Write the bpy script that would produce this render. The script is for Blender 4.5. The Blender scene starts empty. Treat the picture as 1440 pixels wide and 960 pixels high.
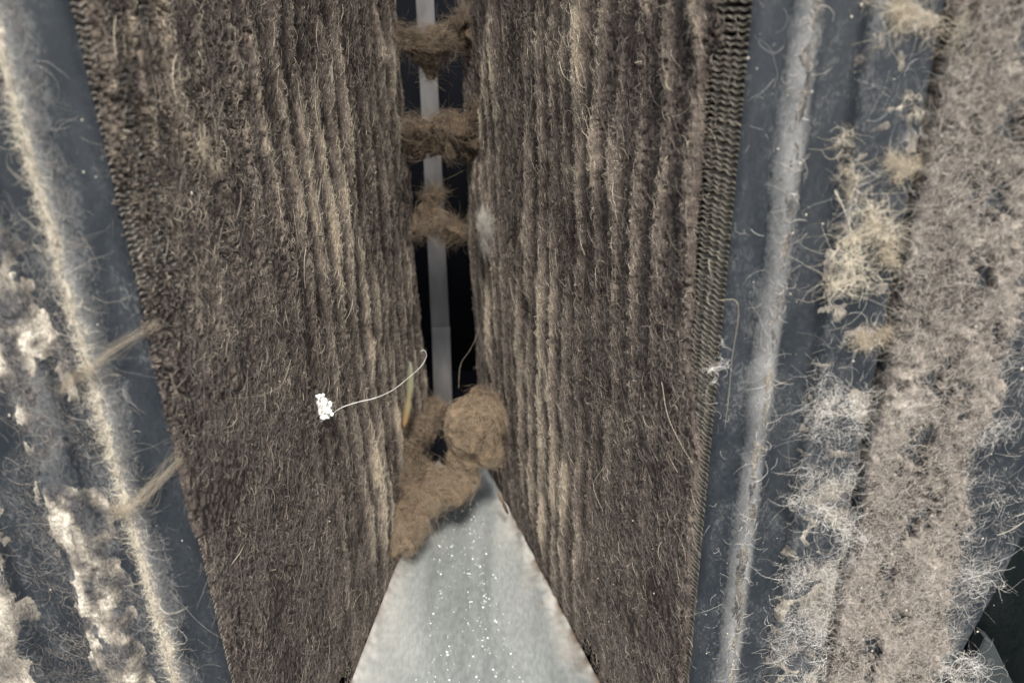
import bpy, bmesh, math, random
import numpy as np
from mathutils import Vector, Matrix
random.seed(7); RNG = np.random.default_rng(7)
SC = bpy.context.scene
COL = SC.collection
R = math.radians

# ---------------------------------------------------------------- camera, world, sun, exposure
HC = 0.46                                   # camera height above the drain plate
PITCH, ROLL = 23.3, 1.6
cam = bpy.data.cameras.new('camera'); co = bpy.data.objects.new('camera', cam); COL.objects.link(co)
cam.sensor_width = 36.0; cam.lens = 26.0
cam.clip_start = 0.01; cam.clip_end = 50
co.matrix_world = Matrix.Translation((0, 0, HC)) @ Matrix.Rotation(R(90 - PITCH), 4, 'X') @ Matrix.Rotation(R(-ROLL), 4, 'Z')
cam.dof.use_dof = True; cam.dof.focus_distance = 0.46; cam.dof.aperture_fstop = 8.0
SC.camera = co

SUN_DIR = Vector((0.06, -0.62, 0.78)).normalized()      # towards the sun
w = bpy.data.worlds.new('World'); SC.world = w; w.use_nodes = True
wn = w.node_tree.nodes; wl = w.node_tree.links
sky = wn.new('ShaderNodeTexSky'); sky.sky_type = 'NISHITA'; sky.sun_disc = False
sky.sun_elevation = math.asin(SUN_DIR.z); sky.sun_rotation = math.atan2(SUN_DIR.x, SUN_DIR.y)
sky.dust_density = 2.0
hz = wn.new('ShaderNodeHueSaturation'); hz.inputs['Saturation'].default_value = 0.45      # hazy, nearly white sky
wl.new(sky.outputs[0], hz.inputs['Color']); wl.new(hz.outputs[0], wn['Background'].inputs[0]); wn['Background'].inputs[1].default_value = 0.115
sl = bpy.data.lights.new('sun', 'SUN'); sl.energy = 2.4; sl.angle = R(9.0); sl.color = (1.0, 0.95, 0.87)
so = bpy.data.objects.new('sun', sl); COL.objects.link(so); so.rotation_euler = SUN_DIR.to_track_quat('Z', 'Y').to_euler()
SC.view_settings.view_transform = 'Standard'; SC.view_settings.look = 'None'
SC.view_settings.exposure = 1.32; SC.view_settings.gamma = 1.0
SC.render.engine = 'CYCLES'
SC.cycles.max_bounces = 6; SC.cycles.diffuse_bounces = 4; SC.cycles.transparent_max_bounces = 8

# ---------------------------------------------------------------- places
A = np.array([-0.07409, 0.85661])                        # plan point where the two coil faces would meet
uL = np.array([-0.13136, -0.99133]); uR = np.array([0.29018, -0.95697])
nL = np.array([0.99133, -0.13136]); nR = np.array([-0.95697, -0.29018])   # into the V
LEN = 0.578
EL = A + LEN * uL; ER = A + LEN * uR
ZT = 0.72                                                 # top of the coils
TH = R(PITCH); RO = R(ROLL)
def ray(px, py):
    x = (px - 720) / 1040.0; y = -(py - 480) / 1040.0
    c, s = math.cos(RO), math.sin(RO); x, y = c * x + s * y, -s * x + c * y
    return np.array([x, math.cos(TH) + y * math.sin(TH), -math.sin(TH) + y * math.cos(TH)])
def at_dist(px, py, Y):
    r = ray(px, py); t = Y / r[1]; return np.array([r[0] * t, Y, HC + r[2] * t])
def on_plane(px, py, O, u):
    r = ray(px, py); M = np.array([[u[0], -r[0]], [u[1], -r[1]]]); s, t = np.linalg.solve(M, -np.array(O)); return s, HC + r[2] * t
def on_left(px, py):  return on_plane(px, py, A, uL)
def on_right(px, py): return on_plane(px, py, A, uR)
XP = np.array([1.0, 0.0]); XM = np.array([-1.0, 0.0]); YM = np.array([0.0, -1.0])
def on_fr(px, py): return on_plane(px, py, ER, XP)       # offset, z on the right frame sheet
def on_fl(px, py): return on_plane(px, py, EL, XM)
def P3(O, u, n, s, z, d):
    return np.stack([O[0] + u[0] * s + n[0] * d, O[1] + u[1] * s + n[1] * d, z + 0 * s], -1)

# ---------------------------------------------------------------- noise
def _hash(ix, iy, iz, seed):
    h = (ix.astype(np.int64) * 374761393 + iy.astype(np.int64) * 668265263 + iz.astype(np.int64) * 2147483647 + seed * 974711) & 0xffffffff
    h = ((h ^ (h >> 13)) * 1274126177) & 0xffffffff
    h = (h ^ (h >> 16)) & 0xffffffff
    return h / 4294967295.0 * 2 - 1
def noise(x, y, z=None, seed=0):
    x = np.asarray(x, float); y = np.asarray(y, float); x, y = np.broadcast_arrays(x, y)
    z = np.zeros_like(x) if z is None else np.broadcast_to(np.asarray(z, float), x.shape)
    ix, iy, iz = np.floor(x), np.floor(y), np.floor(z); fx, fy, fz = x - ix, y - iy, z - iz
    fx, fy, fz = [t * t * (3 - 2 * t) for t in (fx, fy, fz)]
    out = 0
    for a in (0, 1):
        for b in (0, 1):
            for c in ((0, 1) if fz.any() else (0,)):
                out = out + _hash(ix + a, iy + b, iz + c, seed) * (fx if a else 1 - fx) * (fy if b else 1 - fy) * (fz if c else 1 - fz)
    return out
def fbm(x, y, z=None, seed=0, o=3):
    t = 0; a = 1.0; f = 1.0; n = 0
    for k in range(o):
        t = t + a * noise(x * f, y * f, None if z is None else z * f, seed + k * 17); n += a; a *= 0.5; f *= 2.03
    return t / n
def sst(a, b, x):
    t = np.clip((x - a) / (b - a), 0, 1); return t * t * (3 - 2 * t)

# ---------------------------------------------------------------- materials
def mat(name, rough=0.9, metal=0.0, spec=0.3):
    m = bpy.data.materials.new(name); m.use_nodes = True; b = m.node_tree.nodes['Principled BSDF']
    b.inputs['Roughness'].default_value = rough; b.inputs['Metallic'].default_value = metal
    b.inputs['Specular IOR Level'].default_value = spec
    return m, m.node_tree.nodes, m.node_tree.links, b
def ramp(n, l, src, stops):
    r = n.new('ShaderNodeValToRGB'); e = r.color_ramp.elements
    while len(e) < len(stops): e.new(0.5)
    for k, (p, c) in enumerate(stops): e[k].position = p; e[k].color = (*c, 1)
    l.new(src, r.inputs[0]); return r.outputs[0]
def tex(n, l, scale, detail=4, vec=(1, 1, 1), rot=(0, 0, 0), dist=0.0):
    tc = n.new('ShaderNodeTexCoord'); mp = n.new('ShaderNodeMapping'); l.new(tc.outputs['Object'], mp.inputs[0])
    mp.inputs['Scale'].default_value = vec; mp.inputs['Rotation'].default_value = rot
    t = n.new('ShaderNodeTexNoise'); t.inputs['Scale'].default_value = scale; t.inputs['Detail'].default_value = detail
    t.inputs['Distortion'].default_value = dist; l.new(mp.outputs[0], t.inputs['Vector']); return t.outputs[0]
def mix(n, l, f, a, b, mode='MIX'):
    m = n.new('ShaderNodeMix'); m.data_type = 'RGBA'; m.blend_type = mode
    for s, v in ((m.inputs[0], f), (m.inputs[6], a), (m.inputs[7], b)):
        if isinstance(v, (int, float)): s.default_value = v
        elif isinstance(v, tuple): s.default_value = (*v, 1)
        else: l.new(v, s)
    return m.outputs[2]
def bump(n, l, b, h, strength, dist):
    bp = n.new('ShaderNodeBump'); bp.inputs['Strength'].default_value = strength; bp.inputs['Distance'].default_value = dist
    l.new(h, bp.inputs['Height']); l.new(bp.outputs[0], b.inputs['Normal'])
def attr(n, name):
    a = n.new('ShaderNodeAttribute'); a.attribute_name = name; return a.outputs['Fac']

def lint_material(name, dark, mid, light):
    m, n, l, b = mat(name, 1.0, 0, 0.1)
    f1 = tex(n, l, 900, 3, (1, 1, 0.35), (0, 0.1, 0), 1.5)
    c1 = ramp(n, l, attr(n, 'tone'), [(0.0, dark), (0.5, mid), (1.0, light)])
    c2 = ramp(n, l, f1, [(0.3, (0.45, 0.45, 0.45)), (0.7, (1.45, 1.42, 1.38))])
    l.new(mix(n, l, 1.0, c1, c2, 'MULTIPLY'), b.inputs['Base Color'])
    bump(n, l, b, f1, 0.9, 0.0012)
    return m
def fibre_material(name, dark, mid, light):
    m, n, l, b = mat(name, 0.55, 0, 0.4)
    l.new(ramp(n, l, attr(n, 'tone'), [(0.0, dark), (0.55, mid), (1.0, light)]), b.inputs['Base Color'])
    return m
M = {}
M['lint'] = lint_material('brown_lint', (0.060, 0.049, 0.045), (0.145, 0.121, 0.104), (0.32, 0.265, 0.20))
M['fibre'] = fibre_material('lint_fibre', (0.115, 0.096, 0.086), (0.27, 0.232, 0.190), (0.64, 0.56, 0.43))
M['greylint'] = lint_material('grey_lint', (0.055, 0.047, 0.042), (0.20, 0.178, 0.156), (0.39, 0.352, 0.31))
M['greyfibre'] = fibre_material('grey_fibre', (0.12, 0.10, 0.086), (0.35, 0.315, 0.275), (0.68, 0.63, 0.56))
M['balllint'] = lint_material('tan_lint', (0.030, 0.022, 0.017), (0.105, 0.078, 0.055), (0.23, 0.175, 0.12))
M['ballfibre'] = fibre_material('tan_fibre', (0.07, 0.052, 0.038), (0.19, 0.145, 0.10), (0.34, 0.265, 0.185))
M['straw'] = fibre_material('straw_fibre', (0.21, 0.165, 0.115), (0.46, 0.395, 0.29), (0.82, 0.76, 0.62))
M['crust'] = lint_material('cream_dust', (0.075, 0.075, 0.078), (0.25, 0.228, 0.195), (0.58, 0.54, 0.46))
M['pale'] = fibre_material('pale_fibre', (0.22, 0.20, 0.175), (0.48, 0.455, 0.41), (0.80, 0.78, 0.73))
M['whitefibre'] = fibre_material('white_fibre', (0.5, 0.48, 0.44), (0.7, 0.69, 0.65), (0.9, 0.9, 0.87))

def paint(name, col, dusty, rough=0.42, amount=0.5, spec=0.3, film=None):
    m, n, l, b = mat(name, rough, 0.0, spec)
    d = tex(n, l, 45, 6, (1, 1, 0.5), dist=1.0); d2 = tex(n, l, 420, 5, (1, 1, 0.6), dist=2.0)
    f = n.new('ShaderNodeMath'); f.operation = 'MULTIPLY'; l.new(d, f.inputs[0]); l.new(d2, f.inputs[1])
    mask = ramp(n, l, f.outputs[0], [(0.17, (0, 0, 0)), (0.42, (amount,) * 3)])
    c = mix(n, l, mask, col, dusty)
    if film:
        g = n.new('ShaderNodeMath'); g.operation = 'MULTIPLY_ADD'; l.new(f.outputs[0], g.inputs[0]); g.inputs[1].default_value = 1.6; l.new(attr(n, 'tone'), g.inputs[2])
        h = n.new('ShaderNodeMath'); h.operation = 'SUBTRACT'; h.use_clamp = True; l.new(g.outputs[0], h.inputs[0]); h.inputs[1].default_value = 0.50
        c = mix(n, l, h.outputs[0], c, film)
    l.new(c, b.inputs['Base Color'])
    l.new(ramp(n, l, f.outputs[0], [(0.15, (rough,) * 3), (0.4, (0.85,) * 3)]), b.inputs['Roughness'])
    bump(n, l, b, d2, 0.15, 0.0006)
    return m
M['paint'] = paint('slate_paint', (0.020, 0.0245, 0.030), (0.05, 0.053, 0.056), 0.34, 0.4, 0.32, (0.27, 0.27, 0.262))
M['brace'] = paint('brace_paint', (0.030, 0.036, 0.038), (0.07, 0.075, 0.075), 0.5, 0.3)
M['panel'] = paint('dark_green_paint', (0.022, 0.032, 0.034), (0.07, 0.075, 0.07), 0.5, 0.4)
m, n, l, b = mat('fin_aluminium', 0.75, 0.15, 0.3)
l.new(ramp(n, l, tex(n, l, 260, 5), [(0.3, (0.09, 0.08, 0.066)), (0.62, (0.24, 0.215, 0.17))]), b.inputs['Base Color']); M['fin'] = m
m, n, l, b = mat('lightened_dusty_fin', 0.9, 0.0, 0.2)  # left fins: dusty, and lightened further to make up for missing sun
l.new(ramp(n, l, tex(n, l, 220, 5), [(0.3, (0.16, 0.14, 0.12)), (0.62, (0.36, 0.325, 0.27))]), b.inputs['Base Color']); M['lightened_dusty_fin'] = m
m, n, l, b = mat('shade_black', 1.0, 0, 0.0); b.inputs['Base Color'].default_value = (0.006, 0.0065, 0.008, 1); M['core'] = m  # near-black for coil insides, tray and backing: shade put into the colour
m, n, l, b = mat('zinc_strip', 0.6, 0.1, 0.3)
l.new(ramp(n, l, tex(n, l, 60, 5, (1, 1, .3)), [(0.3, (0.075, 0.072, 0.071)), (0.7, (0.125, 0.120, 0.118))]), b.inputs['Base Color']); M['strip'] = m
m, n, l, b = mat('galvanised', 0.42, 0.35, 0.5)
t1 = tex(n, l, 26, 6, (1, 0.14, 1), dist=0.5); t2 = tex(n, l, 420, 7, (1, .35, 1), dist=0.3)
ca = ramp(n, l, t1, [(0.28, (0.20, 0.222, 0.218)), (0.72, (0.39, 0.412, 0.40))])
cb = ramp(n, l, t2, [(0.35, (0.86, 0.86, 0.86)), (0.7, (1.12, 1.12, 1.12))])
cc = mix(n, l, 1.0, ca, cb, 'MULTIPLY')
cd = mix(n, l, attr(n, 'tone'), cc, (0.66, 0.63, 0.58))
stain = ramp(n, l, attr(n, 'rust'), [(0.0, (0, 0, 0)), (1.0, (1, 1, 1))])
l.new(mix(n, l, stain, cd, (0.13, 0.075, 0.045)), b.inputs['Base Color'])
l.new(ramp(n, l, t2, [(0.3, (0.34,) * 3), (0.7, (0.6,) * 3)]), b.inputs['Roughness']); bump(n, l, b, t2, 0.05, 0.0008); M['zinc'] = m
m, n, l, b = mat('water_bead', 0.08, 0, 0.8); b.inputs['Base Color'].default_value = (0.66, 0.68, 0.68, 1); M['bead'] = m
m, n, l, b = mat('white_fluff', 0.8); b.inputs['Base Color'].default_value = (0.78, 0.77, 0.72, 1); M['fluff'] = m
m, n, l, b = mat('pale_speck', 0.6); b.inputs['Base Color'].default_value = (0.5, 0.46, 0.38, 1); M['speck'] = m
m, n, l, b = mat('dry_leaf', 0.6)
l.new(ramp(n, l, attr(n, 'tone'), [(0.0, (0.22, 0.12, 0.05)), (0.35, (0.17, 0.145, 0.08)), (1.0, (0.12, 0.125, 0.09))]), b.inputs['Base Color']); M['leaf'] = m

# ---------------------------------------------------------------- builders
def tag(o, label=None, cat=None, group=None, kind=None):
    if label: o['label'] = label
    if cat: o['category'] = cat
    if group: o['group'] = group
    if kind: o['kind'] = kind
    return o
def link(name, data, m=None, parent=None):
    o = bpy.data.objects.new(name, data); COL.objects.link(o)
    if m: data.materials.append(m)
    if parent: o.parent = parent; o.matrix_parent_inverse = parent.matrix_world.inverted()
    return o
def empty(name, loc):
    o = bpy.data.objects.new(name, None); COL.objects.link(o); o.location = loc; o.empty_display_size = 0.02
    bpy.context.view_layer.update(); return o
def mesh_np(name, V, F, tone=None, smooth=True, rust=None):
    me = bpy.data.meshes.new(name); V = np.asarray(V, np.float32); F = np.asarray(F, np.int32)
    me.vertices.add(len(V)); me.vertices.foreach_set('co', V.ravel())
    k = F.shape[1]; me.loops.add(F.size); me.loops.foreach_set('vertex_index', F.ravel())
    me.polygons.add(len(F)); me.polygons.foreach_set('loop_start', np.arange(0, F.size, k, dtype=np.int32))
    me.update(calc_edges=True)
    if smooth: me.polygons.foreach_set('use_smooth', np.ones(len(F), bool))
    for nm, a in (('tone', tone), ('rust', rust)):
        if a is not None:
            t = me.attributes.new(nm, 'FLOAT', 'POINT'); t.data.foreach_set('value', np.asarray(a, np.float32).ravel())
    me.validate(); return me
def box_np(lo, hi):
    x0, y0, z0 = lo; x1, y1, z1 = hi
    V = [(x, y, z) for z in (z0, z1) for y in (y0, y1) for x in (x0, x1)]
    F = [(0, 2, 3, 1), (4, 5, 7, 6), (0, 1, 5, 4), (2, 6, 7, 3), (0, 4, 6, 2), (1, 3, 7, 5)]
    return V, F
def box_suz(O, u, n, s0, s1, z0, z1, d0, d1):
    V, F = box_np((s0, d0, z0), (s1, d1, z1)); V = np.array(V); return P3(O, u, n, V[:, 0], V[:, 2], V[:, 1]), F
def hair(name, pts, rad, tone, m, parent):
    """pts (N,K,3) fibres, rad (N,) root radius, tone (N,)"""
    N, K, _ = pts.shape
    cu = bpy.data.hair_curves.new(name); cu.add_curves([K] * N)
    cu.attributes['position'].data.foreach_set('vector', np.ascontiguousarray(pts, np.float32).ravel())
    ra = cu.attributes.get('radius') or cu.attributes.new('radius', 'FLOAT', 'POINT')
    taper = np.linspace(1, 0.45, K)
    ra.data.foreach_set('value', (rad[:, None] * taper[None]).astype(np.float32).ravel())
    ta = cu.attributes.new('tone', 'FLOAT', 'CURVE'); ta.data.foreach_set('value', tone.astype(np.float32))
    o = link(name, cu, m, parent); o['kind'] = 'stuff'; return o

def sheet(name, O, u, n, s0, s1, z0, z1, res, hfun, mfun, tfun, m, parent=None, skirt=0.012):
    """relief sheet: height hfun(s,z) above a plane, kept where mfun(s,z)>0 and tapering to the plane there"""
    ns = int((s1 - s0) / res) + 1; nz = int((z1 - z0) / res) + 1
    s, z = np.meshgrid(np.linspace(s0, s1, ns), np.linspace(z0, z1, nz))
    js = s + noise(s / res * 3.1, z / res * 3.1, seed=91) * res * 0.35; jz = z + noise(s / res * 2.9, z / res * 3.3, seed=92) * res * 0.35
    k = mfun(js, jz); h = hfun(js, jz) * sst(0, skirt, k) - 0.0008 * (k <= 0)
    V = P3(O, u, n, js.ravel(), jz.ravel(), h.ravel())
    idx = np.arange(ns * nz).reshape(nz, ns)
    F = np.stack([idx[:-1, :-1], idx[:-1, 1:], idx[1:, 1:], idx[1:, :-1]], -1).reshape(-1, 4)
    keep = (k.ravel()[F] > 0).sum(1) >= 2; F = F[keep]
    if np.cross(np.append(u, 0), [0, 0, 1]) @ np.append(n, 0) < 0: F = F[:, ::-1]
    used, inv = np.unique(F, return_inverse=True); F = inv.reshape(-1, 4)
    return link(name, mesh_np(name, V[used], F, tfun(js, jz).ravel()[used]), m, parent)

def fibres_on(O, u, n, s, z, d, length, theta, curl, lift, K=6):
    """random curly fibres lying on a surface; returns (N,K,3)"""
    N = len(s); pts = np.zeros((N, K, 3)); st = length / (K - 1)
    th = theta.copy(); om = RNG.normal(0, curl, N); dd = d.copy(); ss = s.copy(); zz = z.copy()
    lf = np.abs(RNG.normal(0, lift, N)); ph = RNG.uniform(0.6, 1.6, N)
    for k in range(K):
        pts[:, k] = P3(O, u, n, ss, zz, dd + lf * math.sin(math.pi * (k / (K - 1))) * ph + lf * 0.6 * k / (K - 1))
        ss = ss + np.sin(th) * st; zz = zz + np.cos(th) * st
        th = th + om + RNG.normal(0, curl * 0.6, N)
    return pts

# ---------------------------------------------------------------- drain plate
def gpt(s, side):                                            # plan points of the plate's edges, just under the coils
    return A + (uL if side < 0 else uR) * s + (nL if side < 0 else nR) * (0.0035)
rows, cols = 240, 44
sv = np.linspace(0.135, 0.575, rows); tv = np.linspace(0, 1, cols)
V = []; tone = []; rust = []
for i, s in enumerate(sv):
    a = gpt(s, -1); c = gpt(s, 1); wd = np.linalg.norm(c - a)
    for t in tv:
        p = a + (c - a) * t; e = min(t, 1 - t) * wd
        z = 0.004 * math.exp(-(e / 0.003) ** 2) + 0.010 * max(0, abs(t - 0.5) * 2 - 0.25) ** 1.5 - 0.010 * 0.65
        V.append((p[0], p[1], z)); tone.append(e); rust.append(e)
V = np.array(V); e = np.array(tone)
nz_ = fbm(V[:, 0] * 160, V[:, 1] * 90, seed=5, o=4)
V[:, 2] += nz_ * 0.0007 * np.exp(-e / 0.004) + fbm(V[:, 0] * 30, V[:, 1] * 10, seed=8) * 0.0008
V[:, 0] += nz_ * 0.0006 * np.exp(-e / 0.002)
tone = np.clip(np.exp(-e / 0.010) * (0.85 + 0.9 * fbm(V[:, 0] * 260, V[:, 1] * 200, seed=31, o=3)) + 0.7 * fbm(V[:, 0] * 60, V[:, 1] * 20, seed=3) * np.exp(-e / 0.03), 0, 1) * 0.85
rust = np.clip((0.6 * np.exp(-e / 0.0030) + 0.5 * np.exp(-e / 0.012) * (V[:, 0] > 0)) * (0.45 + 1.5 * fbm(V[:, 0] * 120, V[:, 1] * 70, seed=33, o=4)), 0, 0.85)
idx = np.arange(rows * cols).reshape(rows, cols)
F = np.stack([idx[:-1, :-1], idx[1:, :-1], idx[1:, 1:], idx[:-1, 1:]], -1).reshape(-1, 4)
plate = link('drain_plate', mesh_np('drain_plate', V, F, tone, True, rust), M['zinc'])
sm = plate.modifiers.new('solid', 'SOLIDIFY'); sm.thickness = 0.0015; sm.offset = -1
tag(plate, 'wedge shaped pale galvanised drain plate on the floor between the two lint clogged coils', 'drain plate')
# beads of water and grit standing on the plate
bv, bf = [], []
base = bmesh.new(); bmesh.ops.create_icosphere(base, subdivisions=2, radius=1.0)
bV = np.array([v.co[:] for v in base.verts]); bF = np.array([[v.index for v in f.verts] for f in base.faces]); base.free()
off = 0
def plate_z(p):
    i = np.argmin(((V[:, :2] - p) ** 2).sum(1)); return V[i, 2]
for k in range(300):
    lane = random.choice([0.31, 0.58, 0.60, 0.5, 0.68, 0.40]); s = random.uniform(0.20, 0.46)
    t = lane + random.gauss(0, 0.012) + 0.02 * math.sin(s * 60) if random.random() < 0.88 else random.uniform(0.1, 0.9)
    a = gpt(s, -1); c = gpt(s, 1); p = a + (c - a) * t
    r = random.choice([0.0003, 0.0004, 0.0005, 0.0008]) * random.uniform(0.7, 1.2)
    bv.append(bV * [r, r, r * 0.7] + [p[0], p[1], plate_z(p) + r * 0.3]); bf.append(bF + off); off += len(bV)
beads = link('water_beads', mesh_np('water_beads', np.concatenate(bv), np.concatenate(bf)), M['bead'])
tag(beads, 'tiny glittering water beads scattered in lines over the galvanised drain plate', 'water beads', kind='stuff')
# tray below and added sheet behind the gap, blackened to stand for its shade
V_, F_ = box_np((-0.75, 0.05, -0.06), (0.75, 1.25, -0.025)); tray = link('tray_floor', mesh_np('tray_floor', V_, F_, smooth=False), M['core']); tag(tray, kind='structure')
V_, F_ = box_np((-0.40, 1.02, -0.025), (0.40, 1.05, ZT)); bw = link('gap_backing', mesh_np('gap_backing', V_, F_, smooth=False), M['core']); tag(bw, kind='structure')

# ---------------------------------------------------------------- centre strip
sc_ = [at_dist(597, 0, 0.86), at_dist(621.5, 540, 0.86)]
def strip_np(p0, p1, w0, w1, th):
    V = []
    for p, w_ in ((p0, w0), (p1, w1)):
        for dx, dy in ((-w_ / 2, 0), (w_ / 2, 0), (w_ / 2, th), (-w_ / 2, th)): V.append((p[0] + dx, p[1] + dy, p[2]))
    return V, [(0, 1, 5, 4), (1, 2, 6, 5), (2, 3, 7, 6), (3, 0, 4, 7), (0, 3, 2, 1), (4, 5, 6, 7)]
dirv = (sc_[0] - sc_[1]); top = sc_[1] + dirv * 1.28; bot = sc_[1] - dirv * 0.09; bot[2] = max(bot[2], 0.0)
mid = at_dist(619.5, 465, 0.86)
st = empty('corner_strip', (float(bot[0]), float(bot[1]), 0))
def bevelled(name, V, F, m, parent, w_=0.0006):
    o = link(name, mesh_np(name, V, F, smooth=False), m, parent); b_ = o.modifiers.new('bevel', 'BEVEL'); b_.width = w_; b_.segments = 2; return o
V_, F_ = strip_np(top, mid, 0.0178, 0.0225, 0.004); bevelled('upper_strip', V_, F_, M['strip'], st)
q = mid + (0, -0.0015, 0); V_, F_ = strip_np(mid + np.array([0.0006, -0.0010, 0.004]), bot + np.array([0.0006, -0.0010, 0]), 0.0228, 0.0240, 0.004); bevelled('lower_strip', V_, F_, M['strip'], st)
tag(st, 'narrow upright grey metal strip in the dark gap where the two coils meet', 'metal strip')

# ---------------------------------------------------------------- coils: core and wavy fins
def make_fin_mesh(length, name, var=0):
    K = int(length / 0.0009); x = np.linspace(0, length, K)
    wz = 0.00055 * np.sin(x / 0.0072 * 2 * math.pi) + 0.00035 * noise(x * 220, x * 0, seed=4 + var) + 0.0005 * noise(x * 60, x * 0, seed=40 + var)
    dz = 0.0004 * np.sin(x / 0.0072 * 2 * math.pi + 1)
    V = []
    for k in range(K):
        V += [(-x[k], dz[k] * 0.3, wz[k] + 0.00032), (-x[k], dz[k] * 0.3, wz[k] - 0.00032), (-x[k], -0.016, wz[k] + 0.00032), (-x[k], -0.016, wz[k] - 0.00032)]
    F = []
    for k in range(K - 1):
        a = 4 * k; b_ = a + 4
        F += [(a, a + 1, b_ + 1, b_), (a + 2, a, b_, b_ + 2), (a + 1, a + 3, b_ + 3, b_ + 1)]
    me = mesh_np(name, V, F, smooth=False); me.materials.append(M['fin' if length < 0.1 else 'lightened_dusty_fin']); return me
def coil(name, O, u, n, s_far, fin_len, z0, z1, label):
    root = empty(name, (float(O[0] + u[0] * LEN), float(O[1] + u[1] * LEN), 0)); tag(root, label, 'condenser coil')
    V_, F_ = box_suz(O, u, n, s_far, LEN - fin_len - 0.001, 0, ZT, -0.040, -0.0025); link('coil_block', mesh_np('coil_block', V_, F_, smooth=False), M['core'], root)
    V_, F_ = box_suz(O, u, n, LEN - fin_len, LEN, 0, ZT, -0.040, -0.017); link('core_back', mesh_np('core_back', V_, F_, smooth=False), M['core'], root)
    fms = [make_fin_mesh(fin_len, 'cooling_fin', k) for k in range(5)]
    MT = Matrix(((u[0], n[0], 0, 0), (u[1], n[1], 0, 0), (0, 0, 1, 0), (0, 0, 0, 1)))
    pitch = 0.0025; z = z0; E = O + u * LEN
    while z < z1:
        o = bpy.data.objects.new('cooling_fin', random.choice(fms)); COL.objects.link(o); o.parent = root; o.matrix_parent_inverse = root.matrix_world.inverted()
        o.matrix_world = Matrix.Translation((E[0] + random.gauss(0, .0001), E[1], z + random.gauss(0, 0.00018))) @ MT @ Matrix.Rotation(random.gauss(0, 0.0025), 4, 'Y')
        z += pitch
    return root
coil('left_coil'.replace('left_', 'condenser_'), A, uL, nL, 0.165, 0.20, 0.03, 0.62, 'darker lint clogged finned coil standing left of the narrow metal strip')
coil('condenser_coil', A, uR, nR, 0.140, 0.075, 0.03, 0.62, 'finned coil right of the narrow metal strip, bare wavy fins along its outer edge')

# ---------------------------------------------------------------- lint mats on the coils
RP = 0.0248
def ridge_fields(side):
    sd = 100 if side < 0 else 200
    def base(s, z):
        s = s + 0.0022 * noise(z * 40, s * 20, seed=sd + 30) + 0.0009 * noise(z * 110, s * 60, seed=sd + 31)
        warp = 0.34 * fbm(s * 20, z * 6, seed=sd) + 0.11 * noise(s * 90, z * 30, seed=sd + 1) + 0.03 * noise(s * 200, z * 110, seed=sd + 2)
        c = 0.5 + 0.5 * np.cos((s / RP + warp) * 2 * math.pi)
        sub = 0.5 + 0.5 * np.cos((s / RP * 2.0 + 0.3 + warp * 2.3) * 2 * math.pi)
        c = c ** (2.0 + 1.8 * sst(0.36, 0.46, s)) + 0.08 * sub ** 3
        clump = 0.74 + 0.85 * fbm(s * 42, z * 16, seed=sd + 5, o=3) + 0.22 * noise(s * 130, z * 45, seed=sd + 6)
        if side < 0: amp = (0.20 + 0.80 * (1 - sst(0.36, 0.46, s) * (1 - sst(0.24, 0.42, z)))) * (1 - 0.25 * sst(0.36, 0.46, s)) * (1 - 0.6 * sst(0.47, 0.53, s)) * np.clip(0.9 + 0.7 * noise(s * 30, z * 9, seed=sd + 40), 0.35, 1.2)
        else: amp = (0.35 + 0.65 * (1 - sst(0.38, 0.48, s) * (1 - sst(0.25, 0.4, z)))) * (1 - 0.3 * sst(0.40, 0.5, s)) * np.clip(0.85 + 0.75 * noise(s * 30, z * 9, seed=sd + 40), 0.3, 1.15)
        return c * np.clip(clump, 0.10, 1.4) * amp * (0.25 + 0.75 * sst(0.005, 0.06, z))
    def h(s, z):
        c = base(s, z)
        return 0.0014 + 0.0056 * c + 0.0007 * fbm(s * 300, z * 180, seed=sd + 8) + 0.0011 * fbm(s * 60, z * 40, seed=sd + 9) + 0.0006 * noise(s * 750, z * 500, seed=sd + 10)
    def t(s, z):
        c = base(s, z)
        extra = (0.38 * sst(0.38, 0.52, s) * sst(0.22, 0.42, z) + 0.07 * sst(0.36, 0.46, s) - 0.30 * (1 - sst(0.24, 0.38, s))) if side < 0 else (-0.38 * (1 - sst(0.22, 0.40, s)) + 0.10 * sst(0.36, 0.5, s))  # paler outward, darker deep in the V: dust plus painted light and shade
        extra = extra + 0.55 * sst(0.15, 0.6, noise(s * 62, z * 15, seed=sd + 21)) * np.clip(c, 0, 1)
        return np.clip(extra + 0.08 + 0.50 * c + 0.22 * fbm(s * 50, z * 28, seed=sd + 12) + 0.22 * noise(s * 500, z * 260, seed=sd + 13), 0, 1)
    return base, h, t
def poly(zs, vs):
    o = np.argsort(zs); zs = np.array(zs)[o]; vs = np.array(vs)[o]
    return lambda z: np.interp(z, zs, vs)
bL, hL, tL = ridge_fields(-1)
bR, hR, tR = ridge_fields(1)
def edge_poly(pts, f):
    q = [f(*p) for p in pts]; return poly([a[1] for a in q], [a[0] for a in q])
eR = edge_poly([(1008, 0), (1016, 55), (1012, 75), (996, 100), (992, 140), (988, 200), (985, 260), (978, 330), (976, 420), (972, 520), (986, 640), (974, 760), (966, 960)], on_right)
eL = edge_poly([(120, 0), (135, 100), (160, 210), (166, 300), (195, 400), (218, 520), (250, 640), (282, 760), (333, 955)], on_left)
def pits(s, z, side): return 0.62 * noise(s * 400, z * 270, seed=45 + side) + 0.38 * noise(s * 900, z * 600, seed=47 + side) + 0.30 * noise(s * 45, z * 30, seed=49 + side)
def dots(s, z): return np.cos(2 * math.pi * z / 0.0025 + 1.5 * noise(s * 70, z * 70, seed=48)) * np.cos(2 * math.pi * s / 0.0040 + math.pi * z / 0.0025)
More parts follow.
